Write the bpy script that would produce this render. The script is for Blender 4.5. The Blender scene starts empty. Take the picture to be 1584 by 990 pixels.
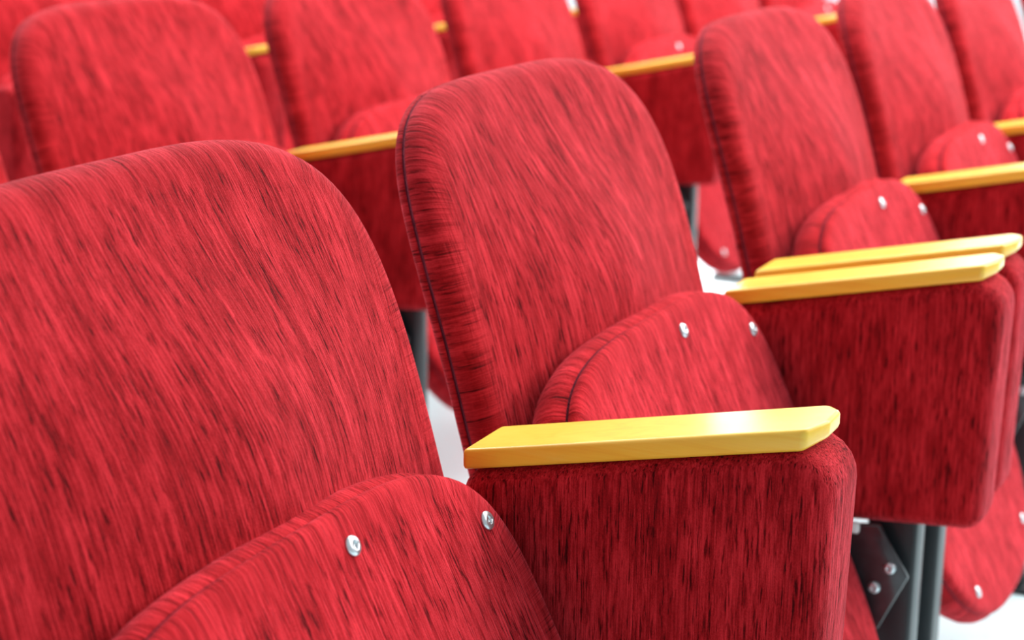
import bpy, bmesh, math, random
from mathutils import Vector, Matrix
random.seed(7)
S = bpy.context.scene
COL = S.collection

# ---------------------------------------------------------------- camera
FPX = 2727.9                       # focal length in pixels of the 1584 px wide frame
PITCH, YAW, ROLL = 0.2609, 0.4603, 0.0085
CAM = Vector((-0.811, -0.5348, 0.9717))
cd = bpy.data.cameras.new('camera')
cam = bpy.data.objects.new('camera', cd); COL.objects.link(cam)
fh = Vector((math.cos(YAW), math.sin(YAW), 0))
fw = fh * math.cos(PITCH) - Vector((0, 0, math.sin(PITCH)))
rt = Vector((math.sin(YAW), -math.cos(YAW), 0)); up = rt.cross(fw)
rt, up = rt * math.cos(ROLL) + up * math.sin(ROLL), up * math.cos(ROLL) - rt * math.sin(ROLL)
cam.matrix_world = Matrix(((rt.x, up.x, -fw.x, CAM.x), (rt.y, up.y, -fw.y, CAM.y), (rt.z, up.z, -fw.z, CAM.z), (0, 0, 0, 1)))
cd.sensor_width = 36.0
cd.lens = FPX / 1584.0 * 36.0
cd.clip_start = 0.05
cd.dof.use_dof = True
cd.dof.focus_distance = 1.22
cd.dof.aperture_fstop = 6.6
S.camera = cam

# ---------------------------------------------------------------- world, lamps, exposure
w = bpy.data.worlds.new('world'); S.world = w; w.use_nodes = True
w.node_tree.nodes['Background'].inputs[0].default_value = (0.93, 0.96, 1.0, 1)
w.node_tree.nodes['Background'].inputs[1].default_value = 0.46

def area(name, loc, target, sx, sy, power, color=(1, 1, 1)):
    l = bpy.data.lights.new(name, 'AREA'); l.shape = 'RECTANGLE'; l.size = sx; l.size_y = sy
    l.energy = power; l.color = color
    o = bpy.data.objects.new(name, l); COL.objects.link(o); o.location = loc
    o.rotation_euler = (Vector(target) - Vector(loc)).to_track_quat('-Z', 'Y').to_euler()
    return o
area('window_light', (4.4, -4.2, 3.5), (1.0, 0.1, 0.5), 4.0, 2.2, 270, (1.0, 0.98, 0.97))
area('ceiling_light', (3.0, -0.5, 3.6), (2.8, -0.5, 0), 4.5, 2.5, 270, (1.0, 0.99, 0.98))
area('rear_fill_light', (3.0, 4.0, 3.6), (3.0, 3.6, 0), 6.0, 2.5, 310, (1.0, 0.99, 0.98))  # added unseen lamp, brightens the floor between the rows and the tops

S.view_settings.view_transform = 'Standard'
S.view_settings.look = 'None'
S.view_settings.gamma = 1.0
S.view_settings.use_curve_mapping = False
S.view_settings.exposure = 0.10

# ---------------------------------------------------------------- materials
class NT:
    def __init__(self, name):
        self.m = bpy.data.materials.new(name); self.m.use_nodes = True
        self.t = self.m.node_tree; self.b = self.t.nodes['Principled BSDF']
    def n(self, kind, **kw):
        x = self.t.nodes.new(kind)
        for k, v in kw.items(): setattr(x, k, v)
        return x
    def l(self, a, b): self.t.links.new(a, b)
    def math(self, op, a, b=None, c=None, clamp=False):
        x = self.n('ShaderNodeMath', operation=op); x.use_clamp = clamp
        for i, v in enumerate((a, b, c)):
            if v is None: continue
            if isinstance(v, (int, float)): x.inputs[i].default_value = v
            else: self.l(v, x.inputs[i])
        return x.outputs[0]
    def noise(self, vec, scale, detail=2, rough=0.5, dist=0.0):
        x = self.n('ShaderNodeTexNoise'); x.inputs['Scale'].default_value = scale
        x.inputs['Detail'].default_value = detail; x.inputs['Roughness'].default_value = rough
        x.inputs['Distortion'].default_value = dist
        self.l(vec, x.inputs['Vector']); return x.outputs['Fac']
    def mapping(self, vec, scale):
        x = self.n('ShaderNodeMapping'); x.inputs['Scale'].default_value = scale
        self.l(vec, x.inputs['Vector']); return x.outputs[0]
    def ramp(self, fac, stops, interp='LINEAR'):
        x = self.n('ShaderNodeValToRGB'); cr = x.color_ramp; cr.interpolation = interp
        while len(cr.elements) < len(stops): cr.elements.new(0.5)
        for e, (p, c) in zip(cr.elements, stops): e.position = p; e.color = (*c, 1)
        self.l(fac, x.inputs[0]); return x.outputs[0]

def coords(nt):
    tc = nt.n('ShaderNodeTexCoord'); oi = nt.n('ShaderNodeObjectInfo')
    add = nt.n('ShaderNodeVectorMath', operation='ADD')
    sc = nt.n('ShaderNodeVectorMath', operation='SCALE'); sc.inputs['Scale'].default_value = 37.0
    cmb = nt.n('ShaderNodeCombineXYZ')
    for i in range(3): nt.l(oi.outputs['Random'], cmb.inputs[i])
    nt.l(cmb.outputs[0], sc.inputs[0]); nt.l(tc.outputs['Object'], add.inputs[0]); nt.l(sc.outputs[0], add.inputs[1])
    return add.outputs[0]

def fabric(name, dark, mid, light, laid=True):
    """chenille with the pile running in short dark dashes; laid = follows the 'cloth' coordinates of a pad, else object space"""
    nt = NT(name)
    def pile(v):
        blotch = nt.noise(nt.mapping(v, (44, 44, 14)), 1.0, 3, 0.6)
        streak = nt.noise(nt.mapping(v, (290, 290, 34)), 1.0, 3, 0.6, 0.25)
        dash = nt.noise(nt.mapping(v, (540, 540, 50)), 1.0, 2, 0.6, 0.15)
        rib = nt.noise(nt.mapping(v, (850, 850, 10)), 1.0, 1, 0.5)
        weave = nt.noise(nt.mapping(v, (1100, 1100, 800)), 1.0, 2, 0.6)
        mr = nt.n('ShaderNodeMapRange', interpolation_type='SMOOTHSTEP')
        mr.inputs['From Min'].default_value = 0.30; mr.inputs['From Max'].default_value = 0.47
        nt.l(dash, mr.inputs['Value'])
        a = nt.math('MULTIPLY_ADD', blotch, 0.70, -0.35)
        b = nt.math('MULTIPLY_ADD', streak, 0.80, -0.40)
        c = nt.math('MULTIPLY_ADD', mr.outputs[0], 0.42, -0.335)
        d = nt.math('MULTIPLY_ADD', rib, 0.50, -0.25)
        e = nt.math('MULTIPLY_ADD', weave, 0.40, -0.20)
        s = nt.math('ADD', nt.math('ADD', nt.math('ADD', a, b), nt.math('ADD', c, d)), e)
        f = nt.math('ADD', s, 0.53, clamp=True)
        h = nt.math('ADD', nt.math('MULTIPLY', f, 0.8), nt.math('ADD', nt.math('MULTIPLY', weave, 0.5), nt.math('MULTIPLY', rib, 0.9)))
        return f, h
    if laid:
        at = nt.n('ShaderNodeAttribute', attribute_name='cloth'); sp = nt.n('ShaderNodeSeparateXYZ'); nt.l(at.outputs['Vector'], sp.inputs[0])
        tc = nt.n('ShaderNodeTexCoord'); so = nt.n('ShaderNodeSeparateXYZ'); nt.l(tc.outputs['Object'], so.inputs[0])
        oi = nt.n('ShaderNodeObjectInfo'); rnd = nt.math('MULTIPLY', oi.outputs['Random'], 19.0)
        ca = nt.n('ShaderNodeCombineXYZ'); cb = nt.n('ShaderNodeCombineXYZ')
        nt.l(sp.outputs[0], ca.inputs[0]); nt.l(rnd, ca.inputs[1]); nt.l(nt.math('ADD', sp.outputs[1], rnd), ca.inputs[2])
        nt.l(sp.outputs[2], cb.inputs[0]); nt.l(nt.math('ADD', rnd, 3.7), cb.inputs[1]); nt.l(so.outputs[1], cb.inputs[2])
        rim = nt.n('ShaderNodeAttribute', attribute_name='rim').outputs['Fac']; rim = nt.math('MULTIPLY', rim, 0.85)
        fa, ha = pile(ca.outputs[0]); fb, hb = pile(cb.outputs[0])
        def mix(x, y):
            return nt.math('ADD', nt.math('MULTIPLY', x, nt.math('SUBTRACT', 1.0, rim)), nt.math('MULTIPLY', y, rim))
        f, h = mix(fa, fb), mix(ha, hb)
    else:
        f, h = pile(coords(nt))
    col = nt.ramp(f, [(0.14, dark), (0.52, mid), (0.92, light)])
    nt.l(col, nt.b.inputs['Base Color'])
    nt.b.inputs['Roughness'].default_value = 0.85
    nt.b.inputs['Specular IOR Level'].default_value = 0.10
    nt.l(nt.math('MULTIPLY', nt.math('POWER', f, 1.5), 0.80, clamp=True), nt.b.inputs['Sheen Weight'])
    nt.b.inputs['Sheen Roughness'].default_value = 0.42
    nt.b.inputs['Sheen Tint'].default_value = (1.0, 0.22, 0.29, 1)
    bp = nt.n('ShaderNodeBump'); bp.inputs['Strength'].default_value = 0.6; bp.inputs['Distance'].default_value = 0.0012
    nt.l(h, bp.inputs['Height']); nt.l(bp.outputs[0], nt.b.inputs['Normal'])
    return nt.m
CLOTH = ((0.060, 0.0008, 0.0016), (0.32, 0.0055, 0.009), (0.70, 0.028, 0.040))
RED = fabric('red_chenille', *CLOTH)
RED_SEAT = fabric('red_chenille_lightened', *[tuple(c * 1.22 for c in q) for q in CLOTH])      # same cloth; the stronger light on the seats is put into its colour
RED_FLAT = fabric('red_chenille_side', *CLOTH, laid=False)
SEAM = fabric('seam_shadow_fabric', (0.04, 0.003, 0.012), (0.10, 0.010, 0.022), (0.20, 0.02, 0.04), laid=False)

def plain(name, col, rough, metal=0.0, coat=0.0, bump=0.0, var=0.0, scale=60):
    nt = NT(name); v = coords(nt)
    nz = nt.noise(v, scale, 3)
    c2 = tuple(max(0, x * (1 - var)) for x in col)
    nt.l(nt.ramp(nz, [(0.3, c2), (0.7, col)]), nt.b.inputs['Base Color'])
    nt.b.inputs['Roughness'].default_value = rough; nt.b.inputs['Metallic'].default_value = metal
    nt.b.inputs['Coat Weight'].default_value = coat; nt.b.inputs['Coat Roughness'].default_value = 0.12
    if bump:
        bp = nt.n('ShaderNodeBump'); bp.inputs['Strength'].default_value = 0.4; bp.inputs['Distance'].default_value = bump
        nt.l(nz, bp.inputs['Height']); nt.l(bp.outputs[0], nt.b.inputs['Normal'])
    return nt.m
ZINC = plain('zinc_plated_steel', (0.72, 0.80, 0.84), 0.30, 0.85, var=0.15, scale=200)
BLACK = plain('black_painted_steel', (0.006, 0.011, 0.015), 0.42, 0.0, coat=0.12, var=0.2)
PLATE = plain('grey_painted_steel', (0.035, 0.038, 0.045), 0.28, 0.2, coat=0.5, var=0.4, scale=90)
WHITE_PLASTIC = plain('white_plastic', (0.8, 0.88, 0.88), 0.4, var=0.05)
FLOOR = plain('pale_floor', (0.72, 0.96, 1.0), 0.16, coat=0.6, var=0.05, scale=3)
dl = NT('daylit_window_pane')
dl.b.inputs['Base Color'].default_value = (0.9, 0.93, 1, 1); dl.b.inputs['Roughness'].default_value = 0.2
dl.b.inputs['Emission Color'].default_value = (0.93, 0.97, 1.0, 1); dl.b.inputs['Emission Strength'].default_value = 7.0
DAYLIGHT = dl.m
WALL = plain('white_wall', (0.88, 0.89, 0.92), 0.7, var=0.03, scale=4)

def wood():
    nt = NT('varnished_blond_wood'); v = coords(nt)
    g = nt.noise(nt.mapping(v, (60, 5, 120)), 1.0, 4, 0.6, 0.8)
    fine = nt.noise(nt.mapping(v, (300, 14, 600)), 1.0, 2, 0.5)
    f = nt.math('ADD', nt.math('MULTIPLY', g, 0.75), nt.math('MULTIPLY', fine, 0.25))
    col = nt.ramp(f, [(0.25, (0.90, 0.48, 0.028)), (0.5, (0.97, 0.60, 0.045)), (0.8, (0.98, 0.67, 0.085))])
    nt.l(col, nt.b.inputs['Base Color'])
    nt.b.inputs['Roughness'].default_value = 0.46
    nt.b.inputs['Coat Weight'].default_value = 0.6; nt.b.inputs['Coat Roughness'].default_value = 0.22
    return nt.m
WOOD = wood()

# ---------------------------------------------------------------- mesh helpers
def link(name, bm, mat, parent=None, smooth=True, extra=()):
    me = bpy.data.meshes.new(name)
    bmesh.ops.recalc_face_normals(bm, faces=bm.faces)
    bm.to_mesh(me); bm.free()
    me.materials.append(mat)
    for m in extra: me.materials.append(m)
    if smooth:
        for p in me.polygons: p.use_smooth = True
    o = bpy.data.objects.new(name, me); COL.objects.link(o)
    if parent: o.parent = parent
    return o

def outline(hw, top, bot, Lt, nt_, Lb, nb, N=48):
    """closed outline (x, v): superellipse ends joined by straight sides, counter-clockwise from the right side"""
    pts = []
    for k in range(N + 1):
        a = math.pi * k / N
        c, s = math.cos(a), math.sin(a)
        pts.append((hw * math.copysign(abs(c) ** (2 / nt_), c), (top - Lt) + Lt * abs(s) ** (2 / nt_)))
    ns = 14
    y0, y1 = top - Lt, bot + Lb
    for k in range(1, ns): pts.append((-hw, y0 + (y1 - y0) * k / ns))
    for k in range(N + 1):
        a = math.pi + math.pi * k / N
        c, s = math.cos(a), math.sin(a)
        pts.append((hw * math.copysign(abs(c) ** (2 / nb), c), (bot + Lb) - Lb * abs(s) ** (2 / nb)))
    for k in range(1, ns): pts.append((hw, y1 + (y0 - y1) * k / ns))
    # resample evenly
    P = pts + [pts[0]]; acc = [0]
    for i in range(len(pts)): acc.append(acc[-1] + math.dist(P[i], P[i + 1]))
    M = 150; out = []; j = 0
    for k in range(M):
        t = acc[-1] * k / M
        while acc[j + 1] < t: j += 1
        u = (t - acc[j]) / max(1e-9, acc[j + 1] - acc[j])
        out.append((P[j][0] + (P[j + 1][0] - P[j][0]) * u, P[j][1] + (P[j + 1][1] - P[j][1]) * u))
    return out

def inset(pts, e):
    n = len(pts); out = []
    for i in range(n):
        (x0, y0), (x1, y1) = pts[i - 1], pts[(i + 1) % n]
        tx, ty = x1 - x0, y1 - y0; L = math.hypot(tx, ty)
        out.append((pts[i][0] - ty / L * e, pts[i][1] + tx / L * e))
    return out

def pad(pts, rings, shape, spine, cap=7):
    """Rings (inset, depth, material) from the rear of the pad to the edge of its face; then the face itself.
    shape(x, v, depth, face) gives the 3D point; spine = (v0, v1): the line the face closes on.
    The layers 'cloth' (x, v, arc length) and 'rim' tell the fabric how it is laid."""
    n = len(pts); bm = bmesh.new(); loops = []; mats = []
    cl = bm.verts.layers.float_vector.new('cloth'); rl = bm.verts.layers.float.new('rim')
    emax = rings[-1][0]
    def vert(x, v, d, face, i, rim):
        w = bm.verts.new(shape(x, v, d, face)); arc = min(i, n - i) * 0.0125
        w[cl] = (x, v, arc); w[rl] = rim
        return w
    for (e, d, m) in rings:
        q = inset(pts, e); rim = 1.0 - max(0.0, min(1.0, (e - 0.004) / (emax - 0.004)))
        loops.append([vert(x, v, d, 0, i, rim) for i, (x, v) in enumerate(q)]); mats.append(m)
    q = inset(pts, emax); dl = rings[-1][1]
    for k in range(1, cap):
        s = 1 - k / cap
        lp = []
        for i, (x, v) in enumerate(q):
            cv = min(max(v, spine[0]), spine[1])
            lp.append(vert(x * s, cv + (v - cv) * s, dl, 1 - s, i, 0.0))
        loops.append(lp); mats.append(0)
    for a in range(len(loops) - 1):
        for i in range(n):
            f = bm.faces.new((loops[a][i], loops[a][(i + 1) % n], loops[a + 1][(i + 1) % n], loops[a + 1][i]))
            f.material_index = mats[a]
    mid = vert(0.0, (spine[0] + spine[1]) / 2, dl, 1.0, 0, 0.0)          # the face closes in a fan
    for i in range(n): bm.faces.new((loops[-1][i], loops[-1][(i + 1) % n], mid))
    f = bm.faces.new(list(reversed(loops[0]))); bmesh.ops.triangulate(bm, faces=[f])
    return bm

def rbox(x0, x1, y0, y1, z0, z1, r, seg=3):
    bm = bmesh.new()
    bmesh.ops.create_cube(bm, size=1)
    for v in bm.verts:
        v.co = Vector(((x0 + x1) / 2 + v.co.x * (x1 - x0), (y0 + y1) / 2 + v.co.y * (y1 - y0), (z0 + z1) / 2 + v.co.z * (z1 - z0)))
    if r: bmesh.ops.bevel(bm, geom=list(bm.edges), offset=r, segments=seg, profile=0.5, affect='EDGES')
    return bm

def prism_x(poly, x0, x1, r, seg=3, rv=None):
    """polygon in (y, z) extruded along x with rounded edges"""
    bm = bmesh.new()
    a = [bm.verts.new((x0, y, z)) for y, z in poly]; b = [bm.verts.new((x1, y, z)) for y, z in poly]
    bm.faces.new(a); bm.faces.new(list(reversed(b)))
    n = len(poly)
    for i in range(n): bm.faces.new((a[i], b[i], b[(i + 1) % n], a[(i + 1) % n]))
    bmesh.ops.recalc_face_normals(bm, faces=bm.faces)
    if r: bmesh.ops.bevel(bm, geom=list(bm.edges), offset=r, segments=seg, profile=0.5, affect='EDGES', clamp_overlap=True)
    return bm

def round_poly(pts, radii, seg=6):
    out = []; n = len(pts)
    for i in range(n):
        p0, p, p1 = Vector(pts[i - 1]), Vector(pts[i]), Vector(pts[(i + 1) % n]); r = radii[i]
        if r <= 0: out.append(tuple(p)); continue
        a, b = (p0 - p).normalized(), (p1 - p).normalized()
        ang = a.angle(b); t = r / math.tan(ang / 2)
        c = p + (a + b).normalized() * (r / math.sin(ang / 2))
        s, e = p + a * t - c, p + b * t - c
        a0 = math.atan2(s.y, s.x); a1 = math.atan2(e.y, e.x); da = (a1 - a0 + math.pi) % (2 * math.pi) - math.pi
        for k in range(seg + 1): th = a0 + da * k / seg; out.append((c.x + r * math.cos(th), c.y + r * math.sin(th)))
    return out

def screw_bm(r=0.0068, h=0.0026):
    """domed cross-head screw, axis along -y, underside at y = 0"""
    bm = bmesh.new(); prof = [(r, 0.0), (r, -h * 0.35), (r * 0.86, -h * 0.75), (r * 0.55, -h), ]
    N = 20; rings = []
    for (rr, y) in prof: rings.append([bm.verts.new((rr * math.cos(2 * math.pi * k / N), y, rr * math.sin(2 * math.pi * k / N))) for k in range(N)])
    for a in range(len(rings) - 1):
        for k in range(N): bm.faces.new((rings[a][k], rings[a][(k + 1) % N], rings[a + 1][(k + 1) % N], rings[a + 1][k]))
    # recessed cross in the crown
    L, wd, dp = r * 0.48, r * 0.15, h * 0.55
    cr = [(L, -wd), (L, wd), (wd, wd), (wd, L), (-wd, L), (-wd, wd), (-L, wd), (-L, -wd), (-wd, -wd), (-wd, -L), (wd, -L), (wd, -wd)]
    top = [bm.verts.new((x, -h, z)) for x, z in cr]; low = [bm.verts.new((x * 0.8, -h + dp, z * 0.8)) for x, z in cr]
    for i in range(12): bm.faces.new((top[i], top[(i + 1) % 12], low[(i + 1) % 12], low[i]))
    bm.faces.new(low)
    geom = [e for e in bm.edges if e.is_boundary and all(abs(v.co.y + h) < 1e-7 for v in e.verts)]
    bmesh.ops.triangle_fill(bm, use_beauty=True, edges=geom)
    return bm

def empty(name, loc=(0, 0, 0)):
    o = bpy.data.objects.new(name, None); o.empty_display_size = 0.1; COL.objects.link(o); o.location = loc
    return o

# ---------------------------------------------------------------- the room
def structure(name, bm, mat):
    o = link(name, bm, mat, smooth=False); o['kind'] = 'structure'; return o
structure('floor', rbox(-5, 13, -5, 10, -0.1, 0.0, 0), FLOOR)
structure('wall_back', rbox(-5, 13, 10.0, 10.2, 0.0, 4.0, 0), WALL)
wr = [structure('wall_right', rbox(13.0, 13.2, -5, 10.2, 0.0, 0.6, 0), WALL)]
for (y0, y1, z0, z1) in ((-5, 10.2, 3.4, 4.4), (-5, -2.0, 0.6, 3.4), (6.2, 10.2, 0.6, 3.4)):
    structure('wall_right', rbox(13.0, 13.2, y0, y1, z0, z1, 0), WALL)
for i in range(4):                                                  # bright daylight windows of the far wall
    y0 = -2.0 + 2.05 * i; y1 = y0 + 2.05
    bm = bmesh.new()
    for (a0, a1, b0, b1) in ((y0, y1, 0.6, 0.66), (y0, y1, 3.34, 3.4), (y0, y0 + 0.05, 0.66, 3.34), (y1 - 0.05, y1, 0.66, 3.34), ((y0 + y1) / 2 - 0.02, (y0 + y1) / 2 + 0.02, 0.66, 3.34)):
        t = rbox(13.02, 13.1, a0, a1, b0, b1, 0); me = bpy.data.meshes.new('t'); t.to_mesh(me); t.free(); bm.from_mesh(me); bpy.data.meshes.remove(me)
    win = structure('window_%d' % (i + 1), bm, WALL)
    for (a0, a1) in ((y0 + 0.05, (y0 + y1) / 2 - 0.02), ((y0 + y1) / 2 + 0.02, y1 - 0.05)):
        link('pane', rbox(13.05, 13.06, a0, a1, 0.66, 3.34, 0), DAYLIGHT, win, smooth=False)

# ---------------------------------------------------------------- the theatre seat (origin on the floor)
ZC = 0.56                      # height of the upper screw of the folded seat
T_BACK, T_SEAT = 0.267, math.radians(24.5)
Y_BACK = 0.0645                 # where the face of the backrest passes ZC

def build_chair():
    root = empty('theatre_seat')
    # --- backrest: local z runs up along the back, local y to the rear
    hw = 0.244
    bo = outline(hw, 0.232, -0.27, 0.24, 4.0, 0.17, 2.6)
    def bshape(x, v, d, face):                                      # flat shell curling back at the top, padded to a soft lumbar ridge
        y = -d + 0.012 * (1 - min(1.0, abs(x) / hw) ** 2) + (0.38 * v * v if v > 0 else 0)
        if d > 0.035:
            k = max(0.0, min(1.0, (0.215 - v) / 0.20)); k = k * k * (3 - 2 * k)
            y -= 0.048 * k * (1 - min(1.0, math.sqrt(x * x + 0.0004) / (hw - 0.033)) ** 1.3)
        return (x, y, v)
    rings = [(0.004, -0.001, 0), (0.0005, 0.002, 0), (0.0, 0.006, 0), (0.0008, 0.0073, 1), (0.0020, 0.0080, 1), (0.0008, 0.0087, 1), (0.0, 0.0105, 0),
             (-0.0005, 0.015, 0), (0.0008, 0.021, 0), (0.0045, 0.027, 0), (0.0105, 0.0315, 0), (0.019, 0.0342, 0), (0.033, 0.0355, 0)]
    b = link('backrest', pad(bo, rings, bshape, (-0.17, -0.10), cap=14), RED, root, extra=(SEAM,))
    b.location = (0.038, Y_BACK + 0.0355, ZC + 0.003); b.rotation_euler = (-T_BACK, 0, 0)
    # --- folded seat: local z up along the seat, local y to the rear, face of the underside at y = 0
    so = outline(0.223, 0.0255, -0.495, 0.16, 3.6, 0.22, 2.6)
    def ushape(x, v, d, face): return (x, -d, v)
    def cshape(x, v, d, face):
        return (x, -d + 0.012 * math.sin(face * math.pi / 2), v)
    ur = [(0.0028, -0.0115, 1), (0.0012, -0.0102, 0), (0.000, -0.006, 0), (0.0015, -0.0028, 0), (0.005, -0.0008, 0), (0.012, 0.0, 0), (0.03, 0.0, 0)]
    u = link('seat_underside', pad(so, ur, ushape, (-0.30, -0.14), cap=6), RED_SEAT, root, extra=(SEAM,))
    cr = [(0.0028, -0.0115, 1), (0.0012, -0.0126, 0), (-0.001, -0.0145, 0), (-0.005, -0.020, 0), (-0.006, -0.027, 0), (-0.004, -0.036, 0), (0.002, -0.045, 0), (0.012, -0.052, 0), (0.028, -0.056, 0)]
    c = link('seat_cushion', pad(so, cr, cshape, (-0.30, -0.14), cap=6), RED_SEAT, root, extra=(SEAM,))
    for o in (u, c):
        o.location = (0.009, 0, ZC); o.rotation_euler = (-T_SEAT, 0, 0)
    sm = None
    for (x, v) in ((0.041, 0.0), (0.190, -0.036), (-0.190, -0.060), (-0.135, -0.444), (0.125, -0.444)):
        if sm is None:
            s = link('screw', screw_bm(), ZINC, u); sm = s.data
        else:
            s = bpy.data.objects.new('screw', sm); COL.objects.link(s); s.parent = u
        s.location = (x, -0.0002, v)
    side(root, 1)
    return root

def side(root, sg):
    """side panel with armrest, leg and hinge plate; sg = 1 right of the seat, -1 left"""
    def X(a, b): return (a, b) if sg > 0 else (-b, -a)
    # padded side panel
    prof = round_poly([(0.034, ZC - 0.0245), (-0.245, ZC + 0.041), (-0.239, ZC - 0.212), (-0.012, ZC - 0.232)], [0.018, 0.030, 0.018, 0.018])
    x0, x1 = X(0.245, 0.315)
    bm = bmesh.new()
    n = len(prof); L = []
    r = 0.013
    for (x, e) in ((x0, r), (x0 + 0.0008, r * 0.62), (x0 + 0.004, r * 0.28), (x0 + 0.009, 0.05 * r), (x0 + r, 0), ((x0 + x1) / 2, -0.001), (x1 - r, 0), (x1 - 0.009, 0.05 * r), (x1 - 0.004, r * 0.28), (x1 - 0.0008, r * 0.62), (x1, r)):
        q = inset(prof, e)
        if sum(prof[i][0] * prof[(i + 1) % n][1] - prof[(i + 1) % n][0] * prof[i][1] for i in range(n)) < 0: q = inset(prof, -e)
        L.append([bm.verts.new((x, y, z)) for y, z in q])
    for a in range(len(L) - 1):
        for i in range(n): bm.faces.new((L[a][i], L[a][(i + 1) % n], L[a + 1][(i + 1) % n], L[a + 1][i]))
    bm.faces.new(L[0]); bm.faces.new(list(reversed(L[-1])))
    o = link('side_panel', bm, RED_FLAT, root)
    for p in o.data.polygons: p.use_smooth = len(p.vertices) == 4
    # wooden armrest: flat board, chamfered and rounded at the front
    a0, a1 = X(0.2475, 0.3105)
    ya, yb = 0.030, -0.233
    za, zb = ZC - 0.0055, ZC + 0.0515
    th = 0.0155
    bm = bmesh.new()
    cut = [(a0, ya), (a1, ya), (a1, yb + 0.012), (a1 - 0.016, yb), (a0 + 0.022, yb), (a0, yb + 0.010)]
    pl = round_poly(cut, [0.005, 0.005, 0.008, 0.010, 0.006, 0.006], 4)
    def zt(y): return za + (zb - za) * (ya - y) / (ya - yb)
    rings = [(0.003, -th), (0.0009, -th + 0.0009), (0, -th + 0.003), (0, -0.0030), (0.0009, -0.0009), (0.0030, 0.0)]
    L = []
    n = len(pl); ar = sum(pl[i][0] * pl[(i + 1) % n][1] - pl[(i + 1) % n][0] * pl[i][1] for i in range(n))
    for (e, dz) in rings:
        q = inset(pl, e if ar > 0 else -e)
        lp = []
        for (x, y) in q:
            k = max(0.0, (yb + 0.020 - y) / 0.020)              # underside sweeps up at the nose
            up_ = 0.0
            if dz < -0.005: up_ = 0.003 * k * k
            lp.append(bm.verts.new((x, y, zt(y) + dz + up_)))
        L.append(lp)
    for a in range(len(L) - 1):
        for i in range(n): bm.faces.new((L[a][i], L[a][(i + 1) % n], L[a + 1][(i + 1) % n], L[a + 1][i]))
    bm.faces.new(L[0]); bm.faces.new(list(reversed(L[-1])))
    o = link('armrest', bm, WOOD, root)
    for p in o.data.polygons: p.use_smooth = len(p.vertices) == 4
    # steel leg and foot
    l0, l1 = X(0.262, 0.300)
    bm = rbox(l0, l1, -0.172, -0.122, 0.006, ZC - 0.212, 0.004, 2)
    leg = link('leg', bm, BLACK, root)
    link('foot', rbox(l0 - 0.006, l1 + 0.006, -0.235, -0.02, 0.0, 0.010, 0.003, 2), BLACK, leg)
    # hinge plate with two bolts and a white bush
    h0, h1 = X(0.236, 0.243)
    poly = [(-0.140, ZC - 0.224), (-0.172, ZC - 0.274), (-0.145, ZC - 0.335), (-0.114, ZC - 0.306), (-0.100, ZC - 0.230)]
    hp = link('hinge_plate', prism_x(poly, h0, h1, 0.0018, 2), PLATE, root)
    for (y, z) in ((-0.140, ZC - 0.289), (-0.154, ZC - 0.266)):
        s = link('bolt', screw_bm(0.0062, 0.005), ZINC, hp)
        s.rotation_euler = (0, 0, -sg * math.pi / 2); s.location = ((h0 if sg > 0 else h1), y, z)
    link('bush', rbox(*X(0.232, 0.2362), -0.122, -0.110, ZC - 0.236, ZC - 0.224, 0.003, 2), WHITE_PLASTIC, hp)

def copy_tree(o, parent=None):
    c = o.copy(); COL.objects.link(c)
    if parent: c.parent = parent
    for ch in [k for k in bpy.data.objects if k.parent == o]: copy_tree(ch, c)
    return c

proto = build_chair()
PITCH_X, GAP = 0.56, 0.11
used = [False]
def place(x, y, label, rz=0.0, group=None, left_side=False):
    if not used[0]: o = proto; used[0] = True
    else: o = copy_tree(proto)
    o.location = (x, y, 0); o.rotation_euler = (0, 0, rz)
    o['label'] = label; o['category'] = 'theatre seat'; o['group'] = group or 'red folding theatre seats in rows'
    if left_side: side(o, -1)
    return o

def nudge(chair, names, dx=0.0, dy=0.0, dz=0.0):
    """chairs are not set identically: shift some parts of one chair by millimetres"""
    for ch in [k for k in bpy.data.objects if k.parent == chair]:
        if ch.name.split('.')[0] in names: ch.location += Vector((dx, dy, dz))
ARM = ('side_panel', 'armrest')
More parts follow.
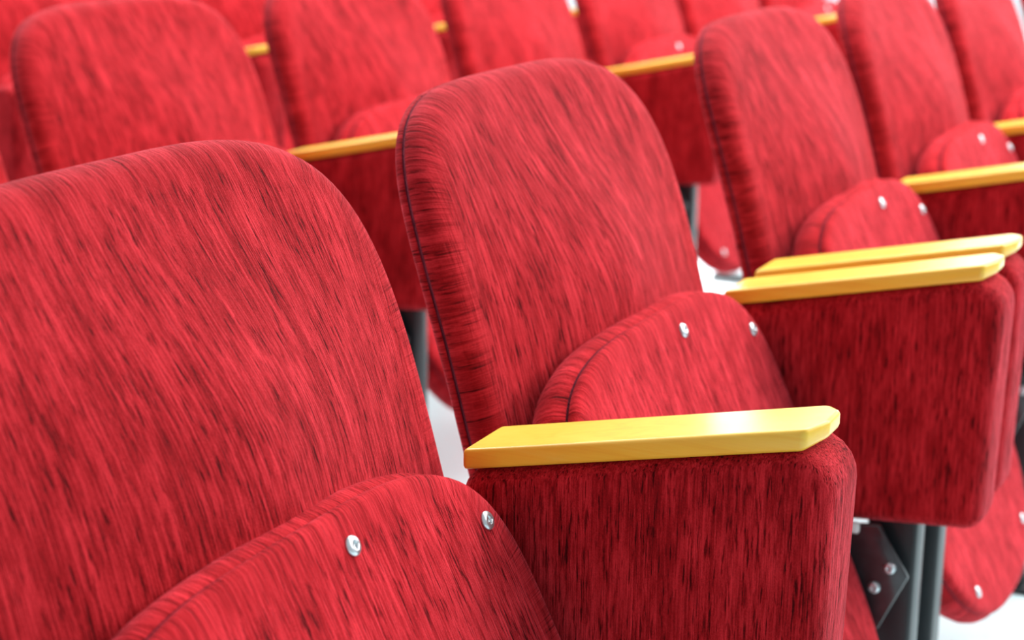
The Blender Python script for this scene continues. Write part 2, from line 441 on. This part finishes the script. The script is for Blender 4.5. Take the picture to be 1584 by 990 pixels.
# first row (nearest)
ROW1, ROW2, ROW3 = 'folding seats of the nearest row', 'folding seats of the second row', 'folding seats of the third row'
nearest = place(0.0, 0, 'red folding theatre seat nearest the camera, cut off by the left edge', group=ROW1)
c = place(0.56, 0, 'red folding theatre seat in the middle, right behind the nearest wooden armrest', group=ROW1)
nudge(c, ARM, 0, 0.004, -0.006)
c = place(1.226, 0, 'red folding theatre seat with armrests on both sides, just beyond the paired armrests', group=ROW1, left_side=True)
nudge(c, ARM, 0, 0.008, -0.008)
for k, lb in enumerate(('red nearest-row theatre seat next beyond the seat with two armrests',
                        'red nearest-row theatre seat with a bright gap at its right, near top right')):
    c = place(1.786 + 0.56 * k, 0, lb, group=ROW1); nudge(c, ARM, 0, 0.006, -0.008)
place(3.012, 0, 'farthest red nearest-row theatre seat, cut off by the right edge beyond a bright gap', group=ROW1, left_side=True)
# second row
L2 = ('red second-row theatre seat almost hidden behind the nearest seat at left',
      'blurred red second-row theatre seat at upper left, directly above the nearest seat',
      'blurred red second-row theatre seat behind a wooden armrest, left of the middle seat',
      'blurred red theatre seat directly above and behind the top of the middle seat',
      'blurred red second-row theatre seat above the long armrest between the two sharpest backs',
      'blurred red second-row theatre seat peeping over the left corner of the two-armrest seat',
      'last red second-row theatre seat, peeping over the right corner of the two-armrest seat')
for k, lb in enumerate(L2):
    c = place(1.078 + 0.56 * (k - 1) - (0.012 if k >= 5 else 0), 0.860, lb, group=ROW2)
    nudge(c, ARM, 0, 0.015, -0.016); nudge(c, ('backrest',), 0, 0, -0.012)
# third row, set at a slight angle
R3, P3 = math.radians(-8.5), 0.605
L3 = ('dim red third-row theatre seat at the upper left corner of the photo',
      'dim red third-row theatre seat behind the upper left back, its armrest end peeping out',
      'dim red third-row theatre seat showing between the two upper left backs',
      'dim red last third-row theatre seat, its small armrest under a bright gap at top')
for k, lb in enumerate(L3):
    k -= 1
    c = place(1.853 + P3 * k * math.cos(R3), 1.705 + P3 * k * math.sin(R3), lb, R3, group=ROW3)
    nudge(c, ARM, 0, 0.01, -0.014); nudge(c, ('backrest',), 0, 0, -0.015)
    if k == -1:
        for ch in [q for q in bpy.data.objects if q.parent == c and q.name.startswith('armrest')]: bpy.data.objects.remove(ch)
# the nearest seat leans a little further than the others
for ch in [k for k in bpy.data.objects if k.parent == nearest and k.name.startswith('seat_')]:
    ch.rotation_euler.x -= math.radians(2.0); ch.location.z -= 0.002
